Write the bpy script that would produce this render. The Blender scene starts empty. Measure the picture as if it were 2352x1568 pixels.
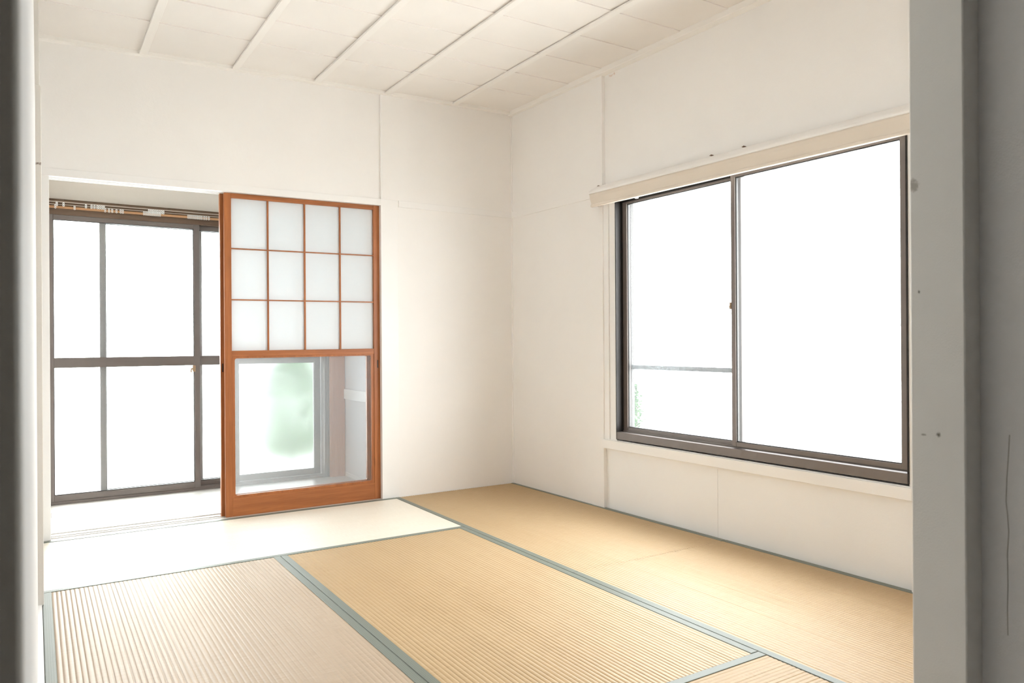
import bpy, bmesh, math, random
from mathutils import Vector, Matrix

random.seed(7)
C = bpy.context.scene.collection
sc = bpy.context.scene

# ------------------------------------------------------------------ camera
def look(loc, yaw, pitch, roll):
    y, p, r = math.radians(yaw), math.radians(pitch), math.radians(roll)
    F = Vector((math.sin(y)*math.cos(p), math.cos(y)*math.cos(p), math.sin(p)))
    R = Vector((math.cos(y), -math.sin(y), 0)); U = R.cross(F)
    R2 = R*math.cos(r) + U*math.sin(r); U2 = -R*math.sin(r) + U*math.cos(r)
    m = Matrix((R2, U2, -F)).transposed().to_4x4(); m.translation = Vector(loc)
    return m
cd = bpy.data.cameras.new('camera'); cam = bpy.data.objects.new('camera', cd); C.objects.link(cam)
cam.matrix_world = look((-2.743, -4.27, 0.943), 32.48, 0.035, -0.36)
cd.sensor_width = 36; cd.lens = 1725/2352*36; cd.clip_start = 0.02; cd.clip_end = 200
cd.dof.use_dof = True; cd.dof.focus_distance = 4.6; cd.dof.aperture_fstop = 8.0
sc.camera = cam

# ------------------------------------------------------------------ sky, light, exposure
SKY = 16.6
w = bpy.data.worlds.new('world'); sc.world = w; w.use_nodes = True
nt = w.node_tree; bg = nt.nodes['Background']
tc = nt.nodes.new('ShaderNodeTexCoord'); nz = nt.nodes.new('ShaderNodeTexNoise'); nz.inputs['Scale'].default_value = 1.6
nz.inputs['Detail'].default_value = 3
rp = nt.nodes.new('ShaderNodeValToRGB')
rp.color_ramp.elements[0].position = .3; rp.color_ramp.elements[0].color = (.93, .965, 1, 1)
rp.color_ramp.elements[1].position = .7; rp.color_ramp.elements[1].color = (1, 1, 1, 1)
nt.links.new(tc.outputs['Generated'], nz.inputs['Vector']); nt.links.new(nz.outputs['Fac'], rp.inputs['Fac'])
nt.links.new(rp.outputs['Color'], bg.inputs['Color']); bg.inputs['Strength'].default_value = SKY

def portal(name, loc, rot, sx, sy):
    l = bpy.data.lights.new(name, 'AREA'); l.shape = 'RECTANGLE'; l.size = sx; l.size_y = sy
    l.cycles.is_portal = True
    o = bpy.data.objects.new(name, l); C.objects.link(o); o.location = loc; o.rotation_euler = rot
portal('window_portal', (0.2, -1.87, 1.08), (0, math.radians(90), 0), 1.36, 1.70)
portal('glass_door_portal', (-1.84, 1.06, 0.88), (math.radians(-90), 0, 0), 1.72, 1.74)

vs = sc.view_settings
vs.view_transform = 'Standard'; vs.look = 'None'; vs.gamma = 1; vs.exposure = 0.0
try: vs.use_curve_mapping = False
except Exception: pass
cy = sc.cycles
cy.use_denoising = True
try: cy.denoiser = 'OPENIMAGEDENOISE'; cy.denoising_input_passes = 'RGB_ALBEDO_NORMAL'
except Exception: pass
cy.max_bounces = 14; cy.diffuse_bounces = 10; cy.glossy_bounces = 5; cy.transmission_bounces = 8
cy.transparent_max_bounces = 24; cy.sample_clamp_indirect = 8; cy.caustics_reflective = False; cy.caustics_refractive = False
cy.adaptive_threshold = 0.01

# ------------------------------------------------------------------ materials
def lin(r, g, b):
    f = lambda c: (c/255/12.92) if c/255 <= .04045 else ((c/255+.055)/1.055)**2.4
    return (f(r), f(g), f(b), 1)
def new(name):
    m = bpy.data.materials.new(name); m.use_nodes = True
    nt = m.node_tree; return m, nt, nt.nodes['Principled BSDF']
def pos(nt):
    return nt.nodes.new('ShaderNodeNewGeometry').outputs['Position']
def vmul(nt, v, k):
    n = nt.nodes.new('ShaderNodeVectorMath'); n.operation = 'MULTIPLY'; n.inputs[1].default_value = k
    nt.links.new(v, n.inputs[0]); return n.outputs[0]
def noise(nt, v, scale, detail=3, rough=.5):
    n = nt.nodes.new('ShaderNodeTexNoise'); n.inputs['Scale'].default_value = scale
    n.inputs['Detail'].default_value = detail; n.inputs['Roughness'].default_value = rough
    nt.links.new(v, n.inputs['Vector']); return n.outputs['Fac']
def mapr(nt, v, a, b, c, d):
    n = nt.nodes.new('ShaderNodeMapRange'); n.inputs[1].default_value = a; n.inputs[2].default_value = b
    n.inputs[3].default_value = c; n.inputs[4].default_value = d; nt.links.new(v, n.inputs[0]); return n.outputs[0]
def mix(nt, f, a, b):
    n = nt.nodes.new('ShaderNodeMix'); n.data_type = 'RGBA'
    for i, x in ((0, f), (6, a), (7, b)):
        if hasattr(x, 'is_output'): nt.links.new(x, n.inputs[i])
        else: n.inputs[i].default_value = x
    return n.outputs[2]
def bump(nt, bs, h, strength, dist=.002):
    b = nt.nodes.new('ShaderNodeBump'); b.inputs['Strength'].default_value = strength
    b.inputs['Distance'].default_value = dist; nt.links.new(h, b.inputs['Height'])
    nt.links.new(b.outputs['Normal'], bs.inputs['Normal'])
def math_(nt, op, a, b=None):
    n = nt.nodes.new('ShaderNodeMath'); n.operation = op
    for i, x in ((0, a), (1, b)):
        if x is None: continue
        if hasattr(x, 'is_output'): nt.links.new(x, n.inputs[i])
        else: n.inputs[i].default_value = x
    return n.outputs[0]

def spot(nt, col, p, c, size, color, amount=.7, nscale=60):
    """a stain of its own shape at a point in the room"""
    s = nt.nodes.new('ShaderNodeVectorMath'); s.operation = 'SUBTRACT'; nt.links.new(p, s.inputs[0]); s.inputs[1].default_value = c
    q = vmul(nt, s.outputs[0], tuple(1/k for k in size))
    l = nt.nodes.new('ShaderNodeVectorMath'); l.operation = 'LENGTH'; nt.links.new(q, l.inputs[0])
    n = noise(nt, p, nscale, 2)
    d = math_(nt, 'ADD', l.outputs['Value'], math_(nt, 'MULTIPLY', math_(nt, 'SUBTRACT', n, .5), 1.6))
    f = mapr(nt, d, .5, 1.0, amount, 0)
    return mix(nt, f, col, color)

def paint(name, color, rough=.55, var=.015, bstr=.25, spots=(), spec=.35, bscale=420):
    m, nt, bs = new(name); p = pos(nt)
    n1 = noise(nt, p, 2.3, 4)
    dark = tuple(c*(1-var*2) for c in color[:3]) + (1,)
    col = mix(nt, mapr(nt, n1, .3, .7, 0, 1), dark, color)
    for s in spots: col = spot(nt, col, p, *s)
    if hasattr(col, 'is_output'): nt.links.new(col, bs.inputs['Base Color'])
    bs.inputs['Roughness'].default_value = rough; bs.inputs['Specular IOR Level'].default_value = spec
    h = math_(nt, 'ADD', noise(nt, p, bscale, 2), math_(nt, 'MULTIPLY', noise(nt, p, 45, 3), 1.4))
    bump(nt, bs, h, bstr, .0012)
    return m
WALLC = (.89, .873, .858, 1)
M = {}
M['wall'] = paint('painted_wallpaper', WALLC, .7, spots=[
    ((-.035, -1.02, 2.44), (.05, .06, .014), lin(196, 140, 98), .8, 40)])
M['veranda_side'] = paint('veranda_side_wall_paint', (.80, .79, .81, 1), .6)
M['veranda_top'] = paint('veranda_upper_paint', (.80, .75, .68, 1), .7)
M['wall_low'] = paint('painted_board', (.885, .88, .875, 1), .5)
M['trimw'] = paint('painted_wood_trim', (.885, .874, .864, 1), .45, .02, .15, spec=.45)
M['ceil'] = paint('painted_ceiling_board', (.875, .846, .818, 1), .6, .03, .2)
M['batten'] = paint('painted_ceiling_batten', (.89, .868, .84, 1), .5, .02, .12)
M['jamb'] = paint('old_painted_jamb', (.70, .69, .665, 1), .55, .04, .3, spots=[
    ((-1.562, -3.607, 1.187), (.02, .008, .012), lin(110, 100, 84), .55, 250),
    ((-1.562, -3.643, .795), (.01, .004, .004), lin(90, 84, 74), .9, 500),
    ((-1.562, -3.620, .793), (.01, .005, .002), lin(110, 104, 92), .7, 500),
    ((-1.562, -3.614, 1.018), (.01, .002, .003), lin(90, 84, 74), .9, 500)])
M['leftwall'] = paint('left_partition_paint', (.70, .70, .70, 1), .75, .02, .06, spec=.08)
M['oldpost'] = paint('worn_post_paint', (.70, .67, .63, 1), .5, .03, .2, spots=[((-2.722, -1.056, 1.60), (.02, .002, .006), lin(90, 60, 40), .9, 300)])
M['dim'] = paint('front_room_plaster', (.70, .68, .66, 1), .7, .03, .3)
M['plaster'] = paint('corner_plaster', (.66, .655, .65, 1), .8, .04, .45)
M['darkdoor'] = paint('dark_door_edge', (.52, .51, .48, 1), .6, .02, .1)
M['gap'] = paint('dark_gap', (.10, .08, .06, 1), .9)
M['sillpaint'] = paint('engawa_floor_paint', (.62, .59, .55, 1), .3, .02, .06, spec=.5)
M['white_plastic'] = paint('white_plastic', (.86, .86, .84, 1), .4, .0, .0)
M['nail'] = paint('rusty_nail', (.17, .10, .07, 1), .6)
M['ground'] = paint('pale_concrete_ground', (.80, .80, .78, 1), .9, .05, .2)

def wood(name, c1, c2, axis, rough=.42, spec=.4):
    m, nt, bs = new(name); p = pos(nt)
    k = [38, 38, 38]; k[axis] = 1.6
    v = vmul(nt, p, tuple(k))
    n = noise(nt, v, 1.0, 5, .6); n2 = noise(nt, vmul(nt, p, tuple(a*7 for a in k)), 1.0, 2)
    col = mix(nt, mapr(nt, n, .32, .68, 0, 1), c1, c2)
    col = mix(nt, mapr(nt, n2, .45, .75, 0, .35), col, tuple(x*.55 for x in c1[:3])+(1,))
    nt.links.new(col, bs.inputs['Base Color']); bs.inputs['Roughness'].default_value = rough
    bs.inputs['Specular IOR Level'].default_value = spec
    bump(nt, bs, n2, .15, .0008); return m
W1, W2 = (.30, .098, .030, 1), (.42, .145, .046, 1)
M['wood_v'] = wood('cedar_upright_grain', W1, W2, 2)
M['wood_h'] = wood('cedar_level_grain', W1, W2, 0)
M['post'] = wood('engawa_post_wood', (.46, .20, .11, 1), (.56, .27, .16, 1), 2, .5)
M['lit_lip'] = wood('lit_lip_wood', (.62, .34, .17, 1), (.72, .43, .23, 1), 0, .5)  # lower lip of the head board; light from below put into its tone
M['headwood'] = wood('dark_window_head', (.10, .062, .035, 1), (.15, .09, .05, 1), 0, .6)

def metal(name, c, rough=.38):
    m, nt, bs = new(name); p = pos(nt)
    nt.links.new(mix(nt, noise(nt, p, 9, 3), c, tuple(x*1.25 for x in c[:3])+(1,)), bs.inputs['Base Color'])
    bs.inputs['Roughness'].default_value = rough; bs.inputs['Metallic'].default_value = .35
    bump(nt, bs, noise(nt, p, 300, 1), .05, .0005); return m
M['alu'] = metal('bronze_aluminium', (.165, .140, .128, 1))
M['alu_dark'] = metal('bronze_aluminium_jamb', (.022, .019, .018, 1), .5)
M['rail'] = metal('brown_curtain_rail', (.14, .09, .06, 1), .35)
M['rail_lip'] = paint('pale_rail_lip', (.62, .56, .48, 1), .4)  # thin lip, lighter than the brown rail
M['brass'] = metal('latch_metal', (.35, .24, .15, 1), .35)
M['black'] = paint('dark_finger_pull', (.02, .018, .016, 1), .4, spec=.4)

def frosted(name, tint, k):
    """obscure glass: part clear, part scattering, with a glossy skin"""
    m, nt, bs = new(name); nt.nodes.remove(bs); out = nt.nodes['Material Output']
    tr = nt.nodes.new('ShaderNodeBsdfTransparent'); tr.inputs[0].default_value = tint
    tl = nt.nodes.new('ShaderNodeBsdfTranslucent'); tl.inputs[0].default_value = tint
    gl = nt.nodes.new('ShaderNodeBsdfGlossy'); gl.inputs['Roughness'].default_value = .12
    n = noise(nt, pos(nt), 240, 2)
    b = nt.nodes.new('ShaderNodeBump'); b.inputs['Strength'].default_value = .25; b.inputs['Distance'].default_value = .0006
    nt.links.new(n, b.inputs['Height']); nt.links.new(b.outputs[0], gl.inputs['Normal'])
    m1 = nt.nodes.new('ShaderNodeMixShader'); m1.inputs[0].default_value = k
    nt.links.new(tr.outputs[0], m1.inputs[1]); nt.links.new(tl.outputs[0], m1.inputs[2])
    lw = nt.nodes.new('ShaderNodeLayerWeight'); lw.inputs[0].default_value = .5
    fr = math_(nt, 'ADD', math_(nt, 'MULTIPLY', math_(nt, 'POWER', lw.outputs['Facing'], 5.0), .9), .035)
    m2 = nt.nodes.new('ShaderNodeMixShader'); nt.links.new(fr, m2.inputs[0])
    nt.links.new(m1.outputs[0], m2.inputs[1]); nt.links.new(gl.outputs[0], m2.inputs[2])
    nt.links.new(m2.outputs[0], out.inputs[0]); return m
M['frost'] = frosted('obscure_glass', (.97, .985, .98, 1), .022)
def soft_glass(name, tint):
    m, nt, bs = new(name); nt.nodes.remove(bs); out = nt.nodes['Material Output']
    rf = nt.nodes.new('ShaderNodeBsdfRefraction'); rf.inputs['Color'].default_value = tint
    rf.inputs['Roughness'].default_value = .30; rf.inputs['IOR'].default_value = 1.22
    tr = nt.nodes.new('ShaderNodeBsdfTransparent'); tr.inputs[0].default_value = tint
    mx = nt.nodes.new('ShaderNodeMixShader'); mx.inputs[0].default_value = .04
    nt.links.new(rf.outputs[0], mx.inputs[1]); nt.links.new(tr.outputs[0], mx.inputs[2])
    nt.links.new(mx.outputs[0], out.inputs[0]); return m
M['soft'] = soft_glass('figured_glass', (.98, .99, .985, 1))
M['clear'] = frosted('dusty_clear_glass', (.97, .98, .985, 1), .085)

def paper(name):
    m, nt, bs = new(name); out = nt.nodes['Material Output']; p = pos(nt)
    bs.inputs['Base Color'].default_value = (.92, .95, .97, 1); bs.inputs['Roughness'].default_value = .8
    bs.inputs['Specular IOR Level'].default_value = .1
    bump(nt, bs, noise(nt, vmul(nt, p, (30, 30, 8)), 6, 4), .12, .0006)
    tl = nt.nodes.new('ShaderNodeBsdfTranslucent'); tl.inputs[0].default_value = (.95, .965, .98, 1)
    mx = nt.nodes.new('ShaderNodeMixShader'); mx.inputs[0].default_value = .58
    nt.links.new(bs.outputs[0], mx.inputs[1]); nt.links.new(tl.outputs[0], mx.inputs[2])
    nt.links.new(mx.outputs[0], out.inputs[0]); return m
M['paper'] = paper('shoji_paper')

def rush(name, along, c1=lin(178, 150, 112), c2=lin(194, 168, 131), rough=.5, spec=.5):
    """woven rush: straws lie across the mat, the ribs of warp run along it ('along' = 0 for x, 1 for y)"""
    m, nt, bs = new(name); p = pos(nt)
    k = [1, 1, 1]; k[along] = 420; k[1-along] = 16
    straw = noise(nt, vmul(nt, p, tuple(k)), 1, 2)
    big = noise(nt, p, 1.7, 3)
    col = mix(nt, mapr(nt, straw, .3, .7, 0, 1), c1, c2)
    col = mix(nt, mapr(nt, big, .35, .7, 0, .45), col, tuple(a*b for a, b in zip(c1[:3], (.97, .93, .86)))+(1,))
    nt.links.new(col, bs.inputs['Base Color'])
    bs.inputs['Roughness'].default_value = rough; bs.inputs['Specular IOR Level'].default_value = spec
    bs.inputs['Anisotropic'].default_value = .75
    t = nt.nodes.new('ShaderNodeCombineXYZ'); t.inputs[along].default_value = 1.0
    nt.links.new(t.outputs[0], bs.inputs['Tangent'])
    bump(nt, bs, straw, .25, .0006)
    return m
M['rush_y'] = rush('woven_rush_lengthwise', 1)
M['rush_glare_soft'] = rush('glare_paled_rush_lengthwise', 1, lin(174, 153, 129), lin(190, 171, 149), rough=.42, spec=.75)  # glare on the left mat put into a paler, less saturated colour
M['rush_x'] = rush('woven_rush_crosswise', 0, rough=.48, spec=.4)
M['rush_glare'] = rush('glare_whitened_rush', 0, (.76, .70, .60, 1), (.84, .78, .68, 1), rough=.30, spec=.9)  # window glare on the back mat put into a whiter rush colour

def heri(name, ax):
    m, nt, bs = new(name); p = pos(nt)
    v = vmul(nt, p, (160, 160, 160))
    vo = nt.nodes.new('ShaderNodeTexVoronoi'); vo.inputs['Scale'].default_value = 1.0; vo.feature = 'DISTANCE_TO_EDGE'
    vo.inputs['Randomness'].default_value = .15; nt.links.new(v, vo.inputs['Vector'])
    f = mapr(nt, vo.outputs['Distance'], .0, .14, 1, 0)
    col = mix(nt, f, lin(108, 114, 105), lin(132, 136, 128))
    nt.links.new(col, bs.inputs['Base Color']); bs.inputs['Roughness'].default_value = .48
    bs.inputs['Specular IOR Level'].default_value = .38
    bump(nt, bs, noise(nt, p, 900, 1), .2, .0005); return m
M['heri'] = heri('grey_green_border_cloth', 0)

def leafmat(name, a, b):
    m, nt, bs = new(name); out = nt.nodes['Material Output']
    n = noise(nt, pos(nt), 6, 2)
    nt.links.new(mix(nt, n, a, b), bs.inputs['Base Color'])
    bs.inputs['Roughness'].default_value = .5; return m
M['leaf'] = leafmat('leaf_green', (.04, .09, .035, 1), (.09, .17, .07, 1)); M['leaf_dark'] = leafmat('leaf_deep_green', (.008, .05, .006, 1), (.03, .10, .015, 1)); M['bark'] = paint('bark', (.16, .12, .09, 1), .9)

# ------------------------------------------------------------------ helpers
def obj(name, bm, m, parent=None, xf=None, smooth=False):
    me = bpy.data.meshes.new(name)
    if xf is not None:
        for v in bm.verts: v.co = xf(v.co)
    bmesh.ops.recalc_face_normals(bm, faces=bm.faces)
    if smooth:
        for f in bm.faces: f.smooth = True
    bm.to_mesh(me); bm.free()
    o = bpy.data.objects.new(name, me); C.objects.link(o)
    me.materials.append(m if not isinstance(m, str) else M[m])
    if parent is not None: o.parent = parent
    return o
def box(bm, x0, x1, y0, y1, z0, z1, bev=0.0):
    vs = [bm.verts.new(p) for p in ((x0, y0, z0), (x1, y0, z0), (x1, y1, z0), (x0, y1, z0),
                                    (x0, y0, z1), (x1, y0, z1), (x1, y1, z1), (x0, y1, z1))]
    fs = [bm.faces.new([vs[i] for i in q]) for q in ((0, 3, 2, 1), (4, 5, 6, 7), (0, 1, 5, 4), (1, 2, 6, 5), (2, 3, 7, 6), (3, 0, 4, 7))]
    if bev > 0:
        es = list({e for f in fs for e in f.edges})
        bmesh.ops.bevel(bm, geom=es, offset=bev, segments=1, affect='EDGES', profile=.7)
def B(*boxes, bev=0.0):
    bm = bmesh.new()
    for b in boxes: box(bm, *b, bev=bev)
    return bm
def prism(bm, prof, ax, a, b):
    """extrude a closed 2D profile along axis ax from a to b; profile coordinates are the two other axes in order"""
    def P(t, q):
        c = [0, 0, 0]; c[ax] = t; o = [i for i in range(3) if i != ax]; c[o[0]], c[o[1]] = q; return c
    A = [bm.verts.new(P(a, q)) for q in prof]; Bv = [bm.verts.new(P(b, q)) for q in prof]
    n = len(prof)
    for i in range(n): bm.faces.new((A[i], A[(i+1) % n], Bv[(i+1) % n], Bv[i]))
    bm.faces.new(A[::-1]); bm.faces.new(Bv)
def empty(name, loc=(0, 0, 0)):
    o = bpy.data.objects.new(name, None); C.objects.link(o); o.empty_display_size = .1
    return o
def tag(o, label, cat=None, group=None, kind=None):
    o['label'] = label
    if cat: o['category'] = cat
    if group: o['group'] = group
    if kind: o['kind'] = kind
    return o
def struct(o, label=None):
    o['kind'] = 'structure'
    if label: o['label'] = label
    return o

YB = -0.02                                   # back wall face
# right wall frame: s runs from the corner toward the doorway, d is how far a thing stands into the room
RO = Vector((-.035, -.02, 0)); RT = Vector((.02, -1, 0)).normalized(); RN = Vector((-1, -.02, 0)).normalized()
def RW(v): return RO + RT*v.x + RN*v.y + Vector((0, 0, v.z))
def Rbox(*b, bev=0.0): return B(*b, bev=bev)          # x = s, y = d, z
CZ = lambda x: 2.478 + .021*x                # ceiling height

# ------------------------------------------------------------------ floors
fl = struct(obj('floor', B((-2.86, .10, -3.72, -.02, -.12, -.0561)), 'gap'), 'subfloor under the straw mats')
ef = struct(obj('floor', B((-2.80, -.80, .112, .98, -.10, .0)), 'sillpaint'), 'pale floor of the sunlit veranda beyond the opening')
# a faint row of boards in the veranda floor
for k in range(4):
    y0 = .115 + k*.215
    obj('floor_board', B((-2.72, -.885, y0, y0+.2135, -.004, .004), bev=.0008), 'sillpaint', ef)
struct(obj('floor', B((-4.3, .4, -6.4, -3.72, -.10, -.03)), 'dim'), 'floor of the dim front room')

# ------------------------------------------------------------------ tatami mats
def mat(x0, x1, y0, y1, along, borders, label, rushm=None, edge=None):
    root = empty('tatami_mat'); root.location = ((x0+x1)/2, (y0+y1)/2, -.055)
    tag(root, label, 'tatami mat', 'six straw mats covering the floor')
    L = root.location
    g = .0012
    x0 += g; x1 -= g; y0 += g; y1 -= g
    def off(v):
        if edge: v = Vector((v.x + (v.x-x0)/(x1-x0)*(edge[0] - edge[1]*v.y - x1), v.y, v.z))
        return v - L
    # straw core
    obj('straw_core', B((x0, x1, y0, y1, -.054, -.0045)), M['rush_y'], root, off)
    # woven cover with real ribs
    a0, a1, w0, w1 = (y0, y1, x0, x1) if along == 1 else (x0, x1, y0, y1)
    lo, hi = borders
    wl = w0 + (.0275 if lo else 0); wh = w1 - (.0275 if hi else 0)
    n = max(1, round((wh-wl)/.0153)); st = (wh-wl)/n
    bm = bmesh.new(); segs = 6
    prof = []
    for i in range(n):
        jitter = random.uniform(-.0006, .0006)
        for t, hgt in ((0, 0), (.10, .62), (.28, .95), (.5, 1.0), (.72, .95), (.90, .62)):
            prof.append((wl + (i+t)*st + (jitter if 0 < t else 0), -.0046 + .0019 + .0017*hgt))
    prof.append((wh, -.0027))
    cols = []
    for j in range(segs+1):
        a = a0 + (a1-a0)*j/segs
        col = []
        for q, (u, z) in enumerate(prof):
            du = .0005*math.sin(q*.37+j*1.9) if 0 < q < len(prof)-1 else 0
            col.append(bm.verts.new((u+du, a, z) if along == 1 else (a, u+du, z)))
        cols.append(col)
    for j in range(segs):
        for i in range(len(prof)-1):
            bm.faces.new((cols[j][i], cols[j][i+1], cols[j+1][i+1], cols[j+1][i]))
    o = obj('woven_cover', bm, rushm or ('rush_y' if along == 1 else 'rush_x'), root, off, True)
    for k, on in enumerate(borders):
        if not on: continue
        wa, wb = (w0, w0+.029) if k == 0 else (w1-.029, w1)
        bx = (wa, wb, a0, a1, -.050, .0006) if along == 1 else (a0, a1, wa, wb, -.050, .0006)
        obj('cloth_border', B(bx, bev=.0012), 'heri', root, off)
    return root
XR, XL = .012, -2.722
J1, J2 = -.893, -1.825
mat(J1, XR-.004, -1.812, YB-.004, 1, (1, 1), 'golden straw mat in the far corner between window wall and back wall', None, (-.028, .024))
mat(J1, XR+.012, -3.625, -1.812, 1, (1, 1), 'golden straw mat along the window wall nearer the doorway', None, (-.019, .020))
mat(XL, J1, -.905, YB-.002, 0, (1, 1), 'glaring white straw mat at the foot of the sliding screens', 'rush_glare')
mat(J2, J1, -2.745, -.905, 1, (1, 1), 'golden straw mat in the middle of the room between two lengthwise borders')
mat(XL, J2, -2.745, -.905, 1, (1, 1), 'pale pinkish straw mat nearest the left wall', 'rush_glare_soft')
mat(XL, J1, -3.625, -2.745, 0, (1, 1), 'straw mat at the doorway, its corner at the bottom edge on the right')

ts = struct(obj('trim_11', B((-2.762, -2.7225, -3.62, -1.056, -.05, .0015), (-2.762, -2.7225, -.965, YB, -.05, .0015)), 'trimw'), 'white floor strip between left wall and mats')

# ------------------------------------------------------------------ threshold and lintel of the opening
th = struct(obj('trim_1', B((-2.76, -.86, YB, .004, -.05, .0), (-2.76, -.86, .030, .042, -.05, .0), (-2.76, -.86, .068, .112, -.05, .0),
                            (-2.76, -.86, .004, .068, -.05, -.0035)), 'sillpaint'), 'grooved white threshold of the opening')
def tilt(v):
    return Vector((v.x, v.y, v.z + .0085*(v.x+2.69)))
km = struct(obj('trim_2', B((-2.76, -.972, YB-.004, .004, 1.758, 1.796), (-2.76, -.972, .030, .042, 1.758, 1.796), (-2.76, -.972, .068, .078, 1.758, 1.796),
                            (-2.76, -.972, .004, .068, 1.775, 1.796), bev=.0006), 'trimw', None, tilt), 'white grooved lintel over the opening')

# ------------------------------------------------------------------ back wall
wb = struct(obj('wall_back', B((-2.76, -.966, YB+.006, .078, 1.785, 2.50), (-.966, .05, YB, .10, -.05, 2.50)), 'wall'))
obj('corner_post', B((-.972, -.862, YB-.0035, .11, -.002, 1.812), bev=.001), 'trimw', wb)
obj('joint_strip', B((-.972, -.959, YB-.005, .05, 1.812, 2.45), bev=.001), 'trimw', wb)
obj('wall_rail', B((-.856, -.036, YB-.006, .0, 1.772, 1.811), bev=.0008), 'trimw', wb)
obj('foot_strip', B((-.862, -.036, YB-.002, .0, -.004, .006)), 'trimw', wb)
struct(obj('trim_3', B((-2.76, -.03, YB-.028, .02, 2.462, 2.489), bev=.002), 'batten', None, lambda v: Vector((v.x, v.y, v.z + .021*v.x))), 'moulding between back wall and ceiling')
# jamb at the left end of the opening
lj = struct(obj('trim_4', B((-2.80, -2.678, YB+.004, .108, .0, 1.775), bev=.002), 'trimw'), 'white jamb at the left end of the opening')
obj('door_stop', B((-2.678, -2.6765, .020, .026, .10, .125)), 'nail', lj)

# ------------------------------------------------------------------ right wall
wr = struct(obj('wall_right', Rbox((-.03, .830, -.12, .0, -.05, 2.56)), 'wall', None, RW))
def rp_(name, *boxes, m='wall', bev=0.0, parent=None):
    return obj(name, B(*boxes, bev=bev), m, parent or wr, RW)
rp_('post', (.828, .934, -.12, .0025, -.05, 2.47), m='wall', bev=.001)
rp_('corner_bead', (-.004, .014, -.01, .005, .0, 2.46), bev=.001)
rp_('upper_panel', (.930, 3.70, -.12, -.020, 1.79, 2.56))
rp_('lower_panel', (.930, 1.739, -.12, -.020, -.05, .36), m='wall_low')
rp_('lower_panel', (1.7405, 2.70, -.12, -.020, -.05, .36), m='wall_low')
rp_('wall_rail', (.012, .905, -.01, .006, 1.768, 1.812), m='wall', bev=.0008)
rp_('right_post', (2.683, 2.80, -.12, .0025, .0, 2.48), m='trimw', bev=.001)
rp_('near_panel', (2.80, 3.70, -.12, -.004, -.05, 1.80))
struct(obj('trim_5', Rbox((.0, 3.62, -.03, .028, 2.450, 2.482), bev=.002), 'batten', None, RW), 'moulding between window wall and ceiling')
# sill board under the window
sl = struct(obj('trim_6', Rbox((.929, 2.690, -.06, .012, .341, .389), bev=.0015), 'trimw', None, RW), 'white window sill board')
obj('sill_lip', Rbox((.945, 2.680, -.05, .0, .389, .3925), bev=.0008), 'trimw', sl, RW)
obj('under_bead', Rbox((.936, 2.683, -.022, -.014, .328, .341)), 'trimw', sl, RW)
# casing
cs = struct(obj('trim_7', Rbox((.934, .975, -.10, -.004, .389, 1.74), (.975, .984, -.10, -.012, .389, 1.74), (.984, 1.036, -.10, -.006, .389, 1.74),
                               (.934, 2.70, -.10, .0, 1.738, 1.795), (2.674, 2.684, -.10, -.004, .389, 1.74), bev=.0008), 'trimw', None, RW), 'white casing round the window')

# ------------------------------------------------------------------ window in the right wall
def pane(name, x0, x1, y0, y1, z0, z1, m, parent, xf=None):
    return obj(name, B((x0, x1, y0, y1, z0, z1)), m, parent, xf)
w1 = struct(obj('window_1', Rbox((1.036, 2.674, -.090, -.0, .400, .4400), (1.036, 2.674, -.045, -.041, .440, .449), (1.036, 2.674, -.090, -.074, .440, .452), bev=.0008), 'alu', None, RW),
            'dark bronze sliding window in the right wall')
obj('frame_jamb', Rbox((1.036, 1.042, -.090, .0, .400, 1.745), (1.036, 1.050, -.044, -.040, .44, 1.72)), 'alu_dark', w1, RW)
obj('frame_jamb', Rbox((2.668, 2.674, -.090, .0, .400, 1.745), (2.660, 2.674, -.044, -.040, .44, 1.72)), 'alu_dark', w1, RW)
obj('frame_head', Rbox((1.036, 2.674, -.090, .0, 1.722, 1.738), (1.036, 2.674, -.0445, -.0405, 1.714, 1.722)), 'alu_dark', w1, RW)
def sash(parent, s0, s1, d0, d1, z0, z1, sl_, sr, rb, rt, xf, m='alu', g='frost', latch=None, name='sash'):
    dm = (d0+d1)/2
    o = obj(name, B((s0, s0+sl_, d0, d1, z0, z1), (s1-sr, s1, d0, d1, z0, z1), (s0+sl_, s1-sr, d0+.002, d1-.002, z0, z0+rb),
                    (s0+sl_, s1-sr, d0+.002, d1-.002, z1-rt, z1), bev=.0012), m, parent, xf)
    bead = .004
    obj('glazing_bead', B((s0+sl_, s0+sl_+bead, dm-.006, dm+.006, z0+rb, z1-rt), (s1-sr-bead, s1-sr, dm-.006, dm+.006, z0+rb, z1-rt),
                          (s0+sl_, s1-sr, dm-.006, dm+.006, z0+rb, z0+rb+bead), (s0+sl_, s1-sr, dm-.006, dm+.006, z1-rt-bead, z1-rt)), 'black', o, xf)
    pane('pane', s0+sl_, s1-sr, dm-.002, dm+.002, z0+rb, z1-rt, g, o, xf)
    return o
sash(w1, 1.043, 1.866, -.072, -.046, .446, 1.722, .038, .032, .020, .018, RW)
rsash = sash(w1, 1.834, 2.668, -.038, -.012, .450, 1.722, .024, .028, .020, .018, RW)
obj('crescent_latch', Rbox((1.826, 1.835, -.020, -.008, 1.090, 1.122), (1.829, 1.834, -.012, .002, 1.098, 1.104), bev=.001), 'brass', rsash, RW)
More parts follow.
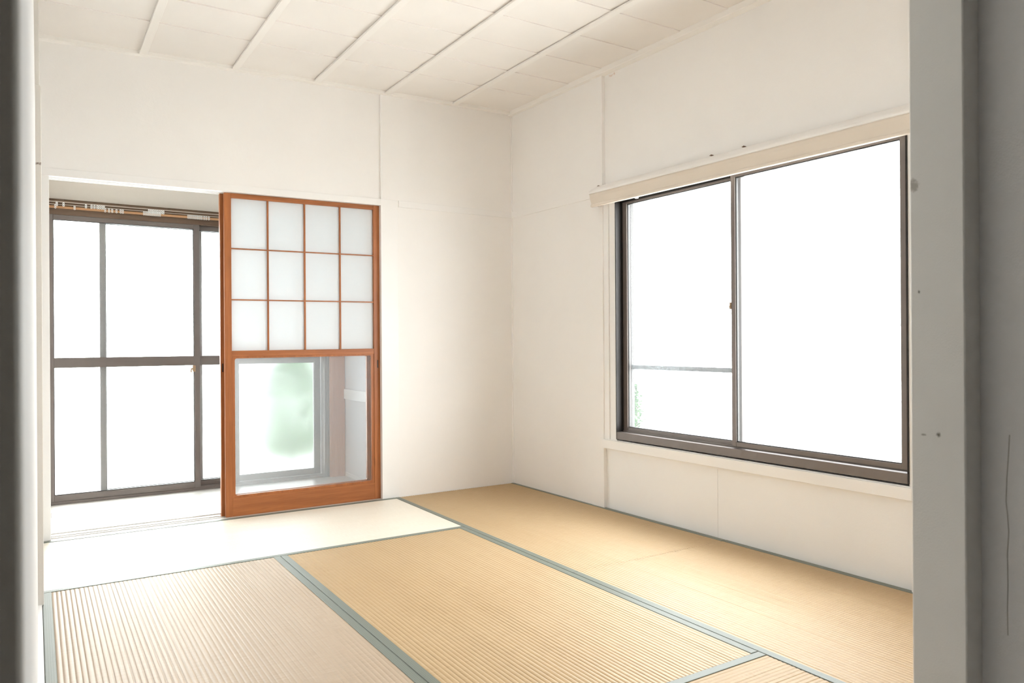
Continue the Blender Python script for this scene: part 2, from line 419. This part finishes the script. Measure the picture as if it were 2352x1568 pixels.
# outer insect screen frame with its middle bar
scn = obj('insect_screen', Rbox((1.02, 1.045, -.125, -.108, .43, 1.75), (1.790, 1.822, -.125, -.108, .43, 1.75), (1.045, 1.790, -.123, -.110, .43, .452),
                                (1.045, 1.790, -.123, -.110, 1.74, 1.76), (1.045, 1.790, -.123, -.110, .786, .810), bev=.001), 'alu_dark', w1, RW)
obj('outer_frame', Rbox((1.0, 2.70, -.16, -.090, .36, .425), (1.0, 1.015, -.16, -.090, .36, 1.78), (2.665, 2.70, -.16, -.09, .36, 1.78), (1.0, 2.70, -.16, -.09, 1.735, 1.78)), 'alu_dark', w1, RW)

# ------------------------------------------------------------------ curtain valance over the window
va = empty('curtain_valance')
va.location = RW(Vector((.90, .0, 1.69)))
tag(va, 'cream wooden curtain valance running along the top of the right window', 'valance')
def valance(s0, s1, jog, label=None):
    def zz(s): return -.0045*(s-.9)
    cove = [(.0, 1.776), (.0, 1.828), (.008, 1.8275), (.020, 1.822), (.034, 1.814), (.048, 1.806), (.060, 1.799), (.070, 1.791), (.075, 1.784), (.0755, 1.776), (.072, 1.774)]
    face = [(.048, 1.7738), (.0685, 1.7738), (.0655, 1.755), (.061, 1.740), (.0555, 1.724), (.0545, 1.7195), (.0595, 1.7165), (.061, 1.712), (.0605, 1.706), (.057, 1.7035), (.046, 1.7035), (.042, 1.712), (.044, 1.74)]
    for nm, prof, m in (('cove_moulding', cove, 'trimw'), ('valance_board', face, 'trimv')):
        bm = bmesh.new(); prism(bm, [(a+jog, b) for a, b in prof], 0, s0, s1)
        o = obj(nm, bm, m, va, lambda v: RW(Vector((v.x, v.y, v.z+zz(v.x)))) - va.location)
    return o
M['trimv'] = paint('darker_valance_board', (.74, .67, .59, 1), .5, .02, .12)  # lower board, darker and warmer than the cove above it
valance(.900, 1.8885, 0.0); valance(1.8900, 2.86, .0022)
obj('end_cap', Rbox((.900, .904, .0, .055, 1.712, 1.80)), 'trimv', va, lambda v: RW(v) - va.location)
# small fittings
for s, z in ((.905, 1.829), (1.735, 1.829), (1.926, 1.829)):
    bm = B((s-.008, s+.008, -.004, .010, z-.001, z+.001), (s+.001, s+.004, -.004, .012, z+.001, z+.003), bev=.0005)
    n = obj('nail', bm, 'nail', None, RW)
    tag(n, {0.905: 'small bent nail on the valance above its left end', 1.735: 'small bent nail just left of the valance joint',
            1.926: 'small bent nail just right of the valance joint'}[s], 'nail', 'nails along the top of the valance')
ck = obj('plastic_clip', B((1.20, 1.232, -.004, .010, 1.716, 1.730), (1.209, 1.214, -.004, .012, 1.708, 1.716), (1.219, 1.224, -.004, .012, 1.708, 1.716), bev=.001), 'white_plastic', None, RW)
tag(ck, 'small white plastic clip at the upper left of the right window', 'clip')

# ------------------------------------------------------------------ ceiling
cl = struct(obj('ceiling', B((-2.86, .12, -3.8, .10, 2.50, 2.56)), 'ceil', None, lambda v: Vector((v.x, v.y, v.z + .021*v.x + .004))))
seams = [YB+.03] + [-.38 - .300*k for k in range(12)]
for k in range(len(seams)-1):
    yf, yn = seams[k], seams[k+1]
    bm = bmesh.new(); sk = lambda x: .035*x + (.0)
    z0 = random.uniform(-.0006, .0006)
    pts = []
    for x in (-2.80, .04):
        d = .035*x
        far = yf + (d if k else 0) + .012; near = yn + d
        zf, zn = CZ(x) + .0042 + z0, CZ(x) - .0005 + z0
        pts.append([(x, far, zf), (x, near, zn), (x, near, zn+.0075), (x, far, zf+.0075)])
    A = [bm.verts.new(p) for p in pts[0]]; Bv = [bm.verts.new(p) for p in pts[1]]
    for i in range(4): bm.faces.new((A[i], A[(i+1) % 4], Bv[(i+1) % 4], Bv[i]))
    bm.faces.new(A[::-1]); bm.faces.new(Bv)
    obj('ceiling_board', bm, 'ceil', cl)
for x in (-2.285, -1.832, -1.385, -.948, -.490):
    bm = B((x, x+.036, -3.60, YB-.002, -.013, -.0012), bev=.0015)
    obj('batten', bm, 'batten', cl, lambda v: Vector((v.x, v.y, v.z + CZ(v.x))))

# ------------------------------------------------------------------ shoji screens
def rounded_ring(bm, x0, x1, z0, z1, ix0, ix1, iz0, iz1, r, y0, y1, seg=5):
    """rectangular plate with a round-cornered hole"""
    def inner():
        out = []
        for cx, cz, a0 in ((ix1-r, iz1-r, 0), (ix0+r, iz1-r, 90), (ix0+r, iz0+r, 180), (ix1-r, iz0+r, 270)):
            for k in range(seg+1):
                a = math.radians(a0 + 90*k/seg); out.append((cx+r*math.cos(a), cz+r*math.sin(a)))
        return out
    ins = inner(); n = len(ins)
    outc = [(x1, z1), (x0, z1), (x0, z0), (x1, z0)]
    outs = []
    for i in range(n):
        c = outc[i//(seg+1)]; outs.append(c)
    lay = []
    for y in (y0, y1):
        I = [bm.verts.new((a, y, b)) for a, b in ins]
        O4 = [bm.verts.new((a, y, b)) for a, b in outc]
        for i in range(n):
            j = (i+1) % n; oi, oj = O4[i//(seg+1)], O4[j//(seg+1)]
            if oi is oj: bm.faces.new((I[i], I[j], oi))
            else: bm.faces.new((I[i], I[j], oj, oi))
        lay.append((I, O4))
    (I0, O0), (I1, O1) = lay
    for i in range(n): bm.faces.new((I0[i], I0[(i+1) % n], I1[(i+1) % n], I1[i]))
    for i in range(4): bm.faces.new((O0[i], O0[(i+1) % 4], O1[(i+1) % 4], O1[i]))

def shoji(x0, yf, label, pull):
    """pull: the stile that carries the finger pull; front face at yf, 30 mm thick"""
    W, T = .897, .027
    root = empty('shoji_screen'); root.location = (x0+W/2, yf+T/2, 0)
    tag(root, label, 'sliding screen', 'pair of sliding paper screens')
    def xf(v):
        g = 1 + .0051*v.x/W
        return Vector((x0+v.x, yf+v.y, v.z*g)) - root.location
    H = 1.764
    for a, b in ((0, .0365), (W-.0385, W)):
        st = obj('stile', B((a, b, 0, T, .0, H), bev=.0012), 'wood_v', root, xf)
        c = a+.011 if a == 0 else W-.015
        if (a == 0) == (pull == 'left'): obj('finger_pull', B((c-.0045, c+.0045, -.0008, .006, .787, .836), bev=.002), 'black', st, xf)
    L, R = .0365, W-.0385
    obj('top_rail', B((L, R, .0015, T-.0015, 1.7385, H), bev=.001), 'wood_h', root, xf)
    obj('middle_rail', B((L, R, .0015, T-.0015, .872, .9035), bev=.001), 'wood_h', root, xf)
    obj('bottom_rail', B((L, R, .0, T, .0, .100), bev=.001), 'wood_h', root, xf)
    # inner glazing frame with rounded corners and a fine step round it
    bm = bmesh.new(); rounded_ring(bm, L, R, .100, .872, .052, W-.054, .113, .862, .011, .0045, T-.005)
    obj('glazing_frame', bm, 'wood_v', root, xf)
    # lattice
    for xk in (.2335, .4415, .6515):
        obj('lattice_bar', B((xk-.0045, xk+.0045, .003, .0125, .9035, 1.7385), bev=.0008), 'wood_v', root, xf)
    for zk in (1.4625, 1.183):
        obj('lattice_bar', B((L, R, .004, .0115, zk-.0033, zk+.0033), bev=.0006), 'wood_h', root, xf)
    for i, (a, b) in enumerate(((L, .2335), (.2335, .4415), (.4415, .6515), (.6515, R))):
        for c, d in ((.9035, 1.183), (1.183, 1.4625), (1.4625, 1.7385)):
            e = .0004
            obj('paper_pane', B((a+e, b-e, .0126, .0130, c+e, d-e)), 'paper', root, xf)
    obj('glass_pane', B((.046, W-.048, .013, .0155, .106, .868)), 'clear', root, xf)
    return root
shoji(-1.869, .0045, 'front sliding screen of orange wood, paper lattice above and clear glass below', 'right')
shoji(-1.884, .0420, 'rear sliding screen, mostly hidden, its edge showing left of the front one', 'left')

# ------------------------------------------------------------------ veranda beyond
YW = .88
ws = struct(obj('wall_back', B((-2.80, -.70, YW+.03, YW+.15, 1.75, 2.40)), 'wall'), 'wall above the veranda glass doors')
struct(obj('ceiling', B((-2.80, -.70, .08, YW+.15, 2.30, 2.40)), 'ceil'), 'veranda ceiling')
obj('upper_panel', B((-2.72, -.88, YW+.001, YW+.04, 1.798, 2.31)), 'veranda_top', ws)
struct(obj('wall_left', B((-2.80, -2.690, .112, YW+.15, -.05, 2.35)), 'trimw'), 'left end wall of the veranda')
wrv = struct(obj('wall_right', B((-.88, -.76, .112, YW+.15, -.05, 2.35)), 'veranda_side'), 'right end wall of the veranda')
obj('rail', B((-.892, -.88, .112, YW-.02, .548, .618), bev=.001), 'trimw', wrv)
obj('skirting', B((-.886, -.88, .112, YW-.02, .0, .03)), 'trimw', wrv)
pt = struct(obj('trim_8', B((-.992, -.884, YW-.020, YW+.09, .0, 2.30), bev=.002), 'post'), 'orange-brown wooden post beside the veranda glass doors')
w2 = struct(obj('window_2', B((-2.684, -1.003, YW+.0, YW+.115, .004, .020), (-2.684, -1.003, YW+.006, YW+.009, .02, .030)), 'alu'), 'bronze framed glass doors of the veranda')
obj('frame_jamb', B((-2.684, -2.672, YW, YW+.115, .004, 1.745)), 'alu', w2)
obj('frame_jamb', B((-1.026, -.9925, YW+.0, YW+.115, .004, 1.745), (-1.012, -1.006, YW-.006, YW, .004, 1.745)), 'alu', w2)
obj('frame_head', B((-2.684, -1.003, YW, YW+.115, 1.708, 1.744), (-2.684, -1.003, YW-.004, YW, 1.738, 1.744)), 'rail', w2)
obj('outer_step', B((-2.80, -.90, YW+.115, YW+.18, -.05, .02)), 'alu', w2)
def glass_door(x0, x1, y0, ls, rs, m='alu', g='frost', latch=False):
    o = sash(w2, x0, x1, y0, y0+.026, .022, 1.708, ls, rs, .036, .028, None, m, g)
    obj('middle_rail', B((x0+ls, x1-rs, y0+.001, y0+.025, .806, .866), bev=.0015), m, o)
    if latch:
        obj('crescent_latch', B((x1-rs-.012, x1-rs+.006, y0-.010, y0+.002, .765, .806), (x1-rs-.024, x1-rs-.008, y0-.018, y0-.008, .778, .790),
                                (x1-rs-.026, x1-rs-.018, y0-.016, y0-.010, .760, .780), bev=.002), 'brass', o)
    return o
d1 = glass_door(-2.672, -1.842, YW+.002, .026, .034, latch=True)
d2 = glass_door(-2.405, -1.592, YW+.040, .032, .040)
d3 = glass_door(-1.850, -1.030, YW+.078, .032, .042, g='soft')

# curtain rail board, double rail and runners
hb = struct(obj('trim_9', B((-2.690, -.992, YW-.012, YW+.03, 1.757, 1.798), bev=.001), 'headwood'), 'dark board over the veranda glass doors')
obj('lit_lip_strip', B((-2.690, -.992, YW-.016, YW+.03, 1.744, 1.757), bev=.001), 'lit_lip', hb)
def curtain_rail(yc, zc, label, xs, stacked):
    r = obj('curtain_rail', B((-2.672, -1.03, yc-.008, yc+.008, zc, zc+.010), bev=.001), 'rail')
    tag(r, label, 'curtain rail', 'double curtain rail')
    obj('rail_lip', B((-2.668, -1.033, yc-.0095, yc-.0075, zc-.0005, zc+.0022)), 'rail_lip', r)
    for bx in (-2.60, -2.05, -1.5, -1.09):
        obj('bracket', B((bx-.008, bx+.008, yc-.010, YW-.010, zc+.010, zc+.016), bev=.001), 'rail', r)
    # runner: a little plastic figure of eight
    def runner_bm():
        bm = bmesh.new()
        for zz in (-.0075, -.0185):
            prof_in, prof_out = [], []
            N = 10; fr, bk = [], []
            for ro, ri in ((.0058, .0027),):
                for y in (-.0018, .0018):
                    O = [bm.verts.new((ro*math.cos(2*math.pi*k/N), y, zz+ro*math.sin(2*math.pi*k/N))) for k in range(N)]
                    I = [bm.verts.new((ri*math.cos(2*math.pi*k/N), y, zz+ri*math.sin(2*math.pi*k/N))) for k in range(N)]
                    for k in range(N): bm.faces.new((O[k], O[(k+1) % N], I[(k+1) % N], I[k]))
                    (fr if y < 0 else bk).extend((O, I))
                for k in range(N):
                    j = (k+1) % N
                    bm.faces.new((fr[0][k], fr[0][j], bk[0][j], bk[0][k])); bm.faces.new((fr[1][k], fr[1][j], bk[1][j], bk[1][k]))
        box(bm, -.0045, .0045, -.0025, .0025, -.003, .002)
        return bm
    first = None
    for x in xs:
        if first is None:
            first = obj('runner', runner_bm(), 'white_plastic', r); o = first
        else:
            o = first.copy(); C.objects.link(o)
        o.location = (x, yc-.004, zc)
        o.rotation_euler = (0, 0, random.uniform(-.3, .3))
    return r
front = [-2.628, -2.594, -2.481, -2.452, -2.437, -2.422, -2.411, -2.399, -2.388]
front += [-2.145+.0115*k for k in range(8)]
rear = [-2.634, -2.537, -2.378, -2.358, -2.341, -2.318, -2.296, -2.284]
rear += [-2.168+.0112*k for k in range(9)] + [-1.915+.0115*k for k in range(8)] + [-1.820, -1.807, -1.792]
curtain_rail(.800, 1.768, 'front rail of the double curtain rail with a few white runners', front, 0)
curtain_rail(.842, 1.760, 'rear rail of the double curtain rail, closer to the glass doors', rear, 0)

# ------------------------------------------------------------------ left wall of the room (seen at a grazing angle)
def LW(v):                                   # x is distance into the room from the wall plane
    return Vector((-2.7350 - .0045*(-1.0-v.y) + v.x, v.y, v.z))
wl = struct(obj('wall_left', B((-.12, 0, -3.842, YB, -.05, 1.80), (-.12, -.004, -3.842, YB, 1.80, 2.52)), 'leftwall', None, LW))
obj('post', B((-.05, .0185, -1.055, -.965, -.002, 1.885), bev=.0015), 'oldpost', wl, LW)
obj('upper_post', B((-.05, .014, -1.050, -.970, 1.885, 2.44), bev=.0015), 'oldpost', wl, LW)

# ------------------------------------------------------------------ doorway the camera looks through
jr = struct(obj('trim_10', B((-1.562, -1.515, -3.683, -3.600, -.03, 2.45), bev=.0018), 'jamb'), 'grey painted door post at the right edge of the view')
wn = struct(obj('wall_near', B((-1.515, .14, -3.676, -3.612, -.05, 2.50), (-2.86, -1.515, -3.676, -3.612, 1.80, 2.50)), 'wall'))
# plaster return beside the post, with a crack
wpl = struct(obj('wall_near', B((-1.517, -1.44, -6.3, -3.6825, -.03, 2.45)), 'plaster'), 'grey plaster wall with a fine crack')
ckp = [(-3.7235, .80), (-3.7215, .765), (-3.7195, .735), (-3.7180, .70), (-3.7200, .68), (-3.7215, .655), (-3.7195, .62), (-3.7200, .575), (-3.7190, .54), (-3.7195, .50)]
bm = bmesh.new()
for (ya, za), (yb, zb) in zip(ckp[:-1], ckp[1:]):
    q = [(-1.5173, ya-.0004, za), (-1.5173, ya+.0004, za), (-1.5173, yb+.0004, zb), (-1.5173, yb-.0004, zb)]
    A = [bm.verts.new(p) for p in q]; Bv = [bm.verts.new((-1.5165, p[1], p[2])) for p in q]
    for i in range(4): bm.faces.new((A[i], A[(i+1) % 4], Bv[(i+1) % 4], Bv[i]))
    bm.faces.new(A[::-1]); bm.faces.new(Bv)
obj('crack', bm, 'gap', wpl)
# dark edge of a door at the left, close to the camera
dd = struct(obj('door_1', B((-3.55, -2.7478, -3.880, -3.845, -.03, 2.05), bev=.002), 'darkdoor'), 'dark door edge at the left of the view, out of focus')
# front room shell
fr = struct(obj('wall_front', B((-4.3, -1.40, -6.4, -6.28, -.05, 2.50)), 'dim'), 'far wall of the dim front room')
struct(obj('wall_left', B((-4.3, -4.2, -6.3, -3.55, -.05, 2.50)), 'dim'), 'left wall of the dim front room')
struct(obj('wall_near', B((-4.25, -2.86, -3.68, -3.60, -.05, 2.50)), 'dim'), 'partition left of the doorway')
struct(obj('ceiling', B((-4.3, .14, -6.4, -3.65, 2.45, 2.55)), 'dim'), 'ceiling of the dim front room')

# ------------------------------------------------------------------ outside
struct(obj('ground', B((-14, 14, -14, 16, -.75, -.45)), 'ground'), 'pale ground outside the windows')
struct(obj('added_eaves', B((-4.2, .9, .98, 1.95, 2.25, 2.32)), 'ground', None, lambda v: Vector((v.x, v.y, v.z-.25*(v.y-.98)))), 'unseen eaves added above the veranda to cut skylight')  # out of view; added to dim the skylight entering the veranda
def shrub(loc, rad, h, n, label, lm='leaf'):
    root = empty('garden_shrub'); root.location = (*loc, -.45); tag(root, label, 'shrub')
    bm = bmesh.new()
    for i in range(n):
        a = random.uniform(0, 6.283); u = random.random()**.5; z = random.uniform(.12, 1)
        rr = rad*u*math.sin(math.pi*min(1, z*.85+.12))**.6
        c = Vector((rr*math.cos(a), rr*math.sin(a), h*z))
        d = Vector((random.gauss(0, 1), random.gauss(0, 1), random.gauss(0, .6))).normalized()
        s = d.cross(Vector((0, 0, 1))).normalized() * random.uniform(.010, .018); L = random.uniform(.045, .08)
        up = Vector((0, 0, .01))
        q = [c, c + d*L*.5 + s + up, c + d*L, c + d*L*.5 - s + up]
        bm.faces.new([bm.verts.new(p) for p in q])
    obj('foliage', bm, lm, root)['kind'] = 'stuff'
    bm = bmesh.new()
    for k in range(5):
        a = k*1.3; p0 = Vector((.03*math.cos(a), .03*math.sin(a), 0)); p1 = Vector((rad*.5*math.cos(a), rad*.5*math.sin(a), h*.8))
        e = .012
        A = [bm.verts.new(p0+Vector(v)) for v in ((e, 0, 0), (0, e, 0), (-e, 0, 0), (0, -e, 0))]
        Bv = [bm.verts.new(p1+Vector(v)*.4) for v in ((e, 0, 0), (0, e, 0), (-e, 0, 0), (0, -e, 0))]
        for i in range(4): bm.faces.new((A[i], A[(i+1) % 4], Bv[(i+1) % 4], Bv[i]))
        bm.faces.new(A[::-1]); bm.faces.new(Bv)
    obj('stems', bm, 'bark', root)
shrub((1.83, .90), .11, 1.00, 1300, 'green shrub outside the right window at its lower left corner', 'leaf_dark')
shrub((-.42, 3.7), .55, 1.35, 9000, 'soft green shrub seen through the lower glass of the front screen')
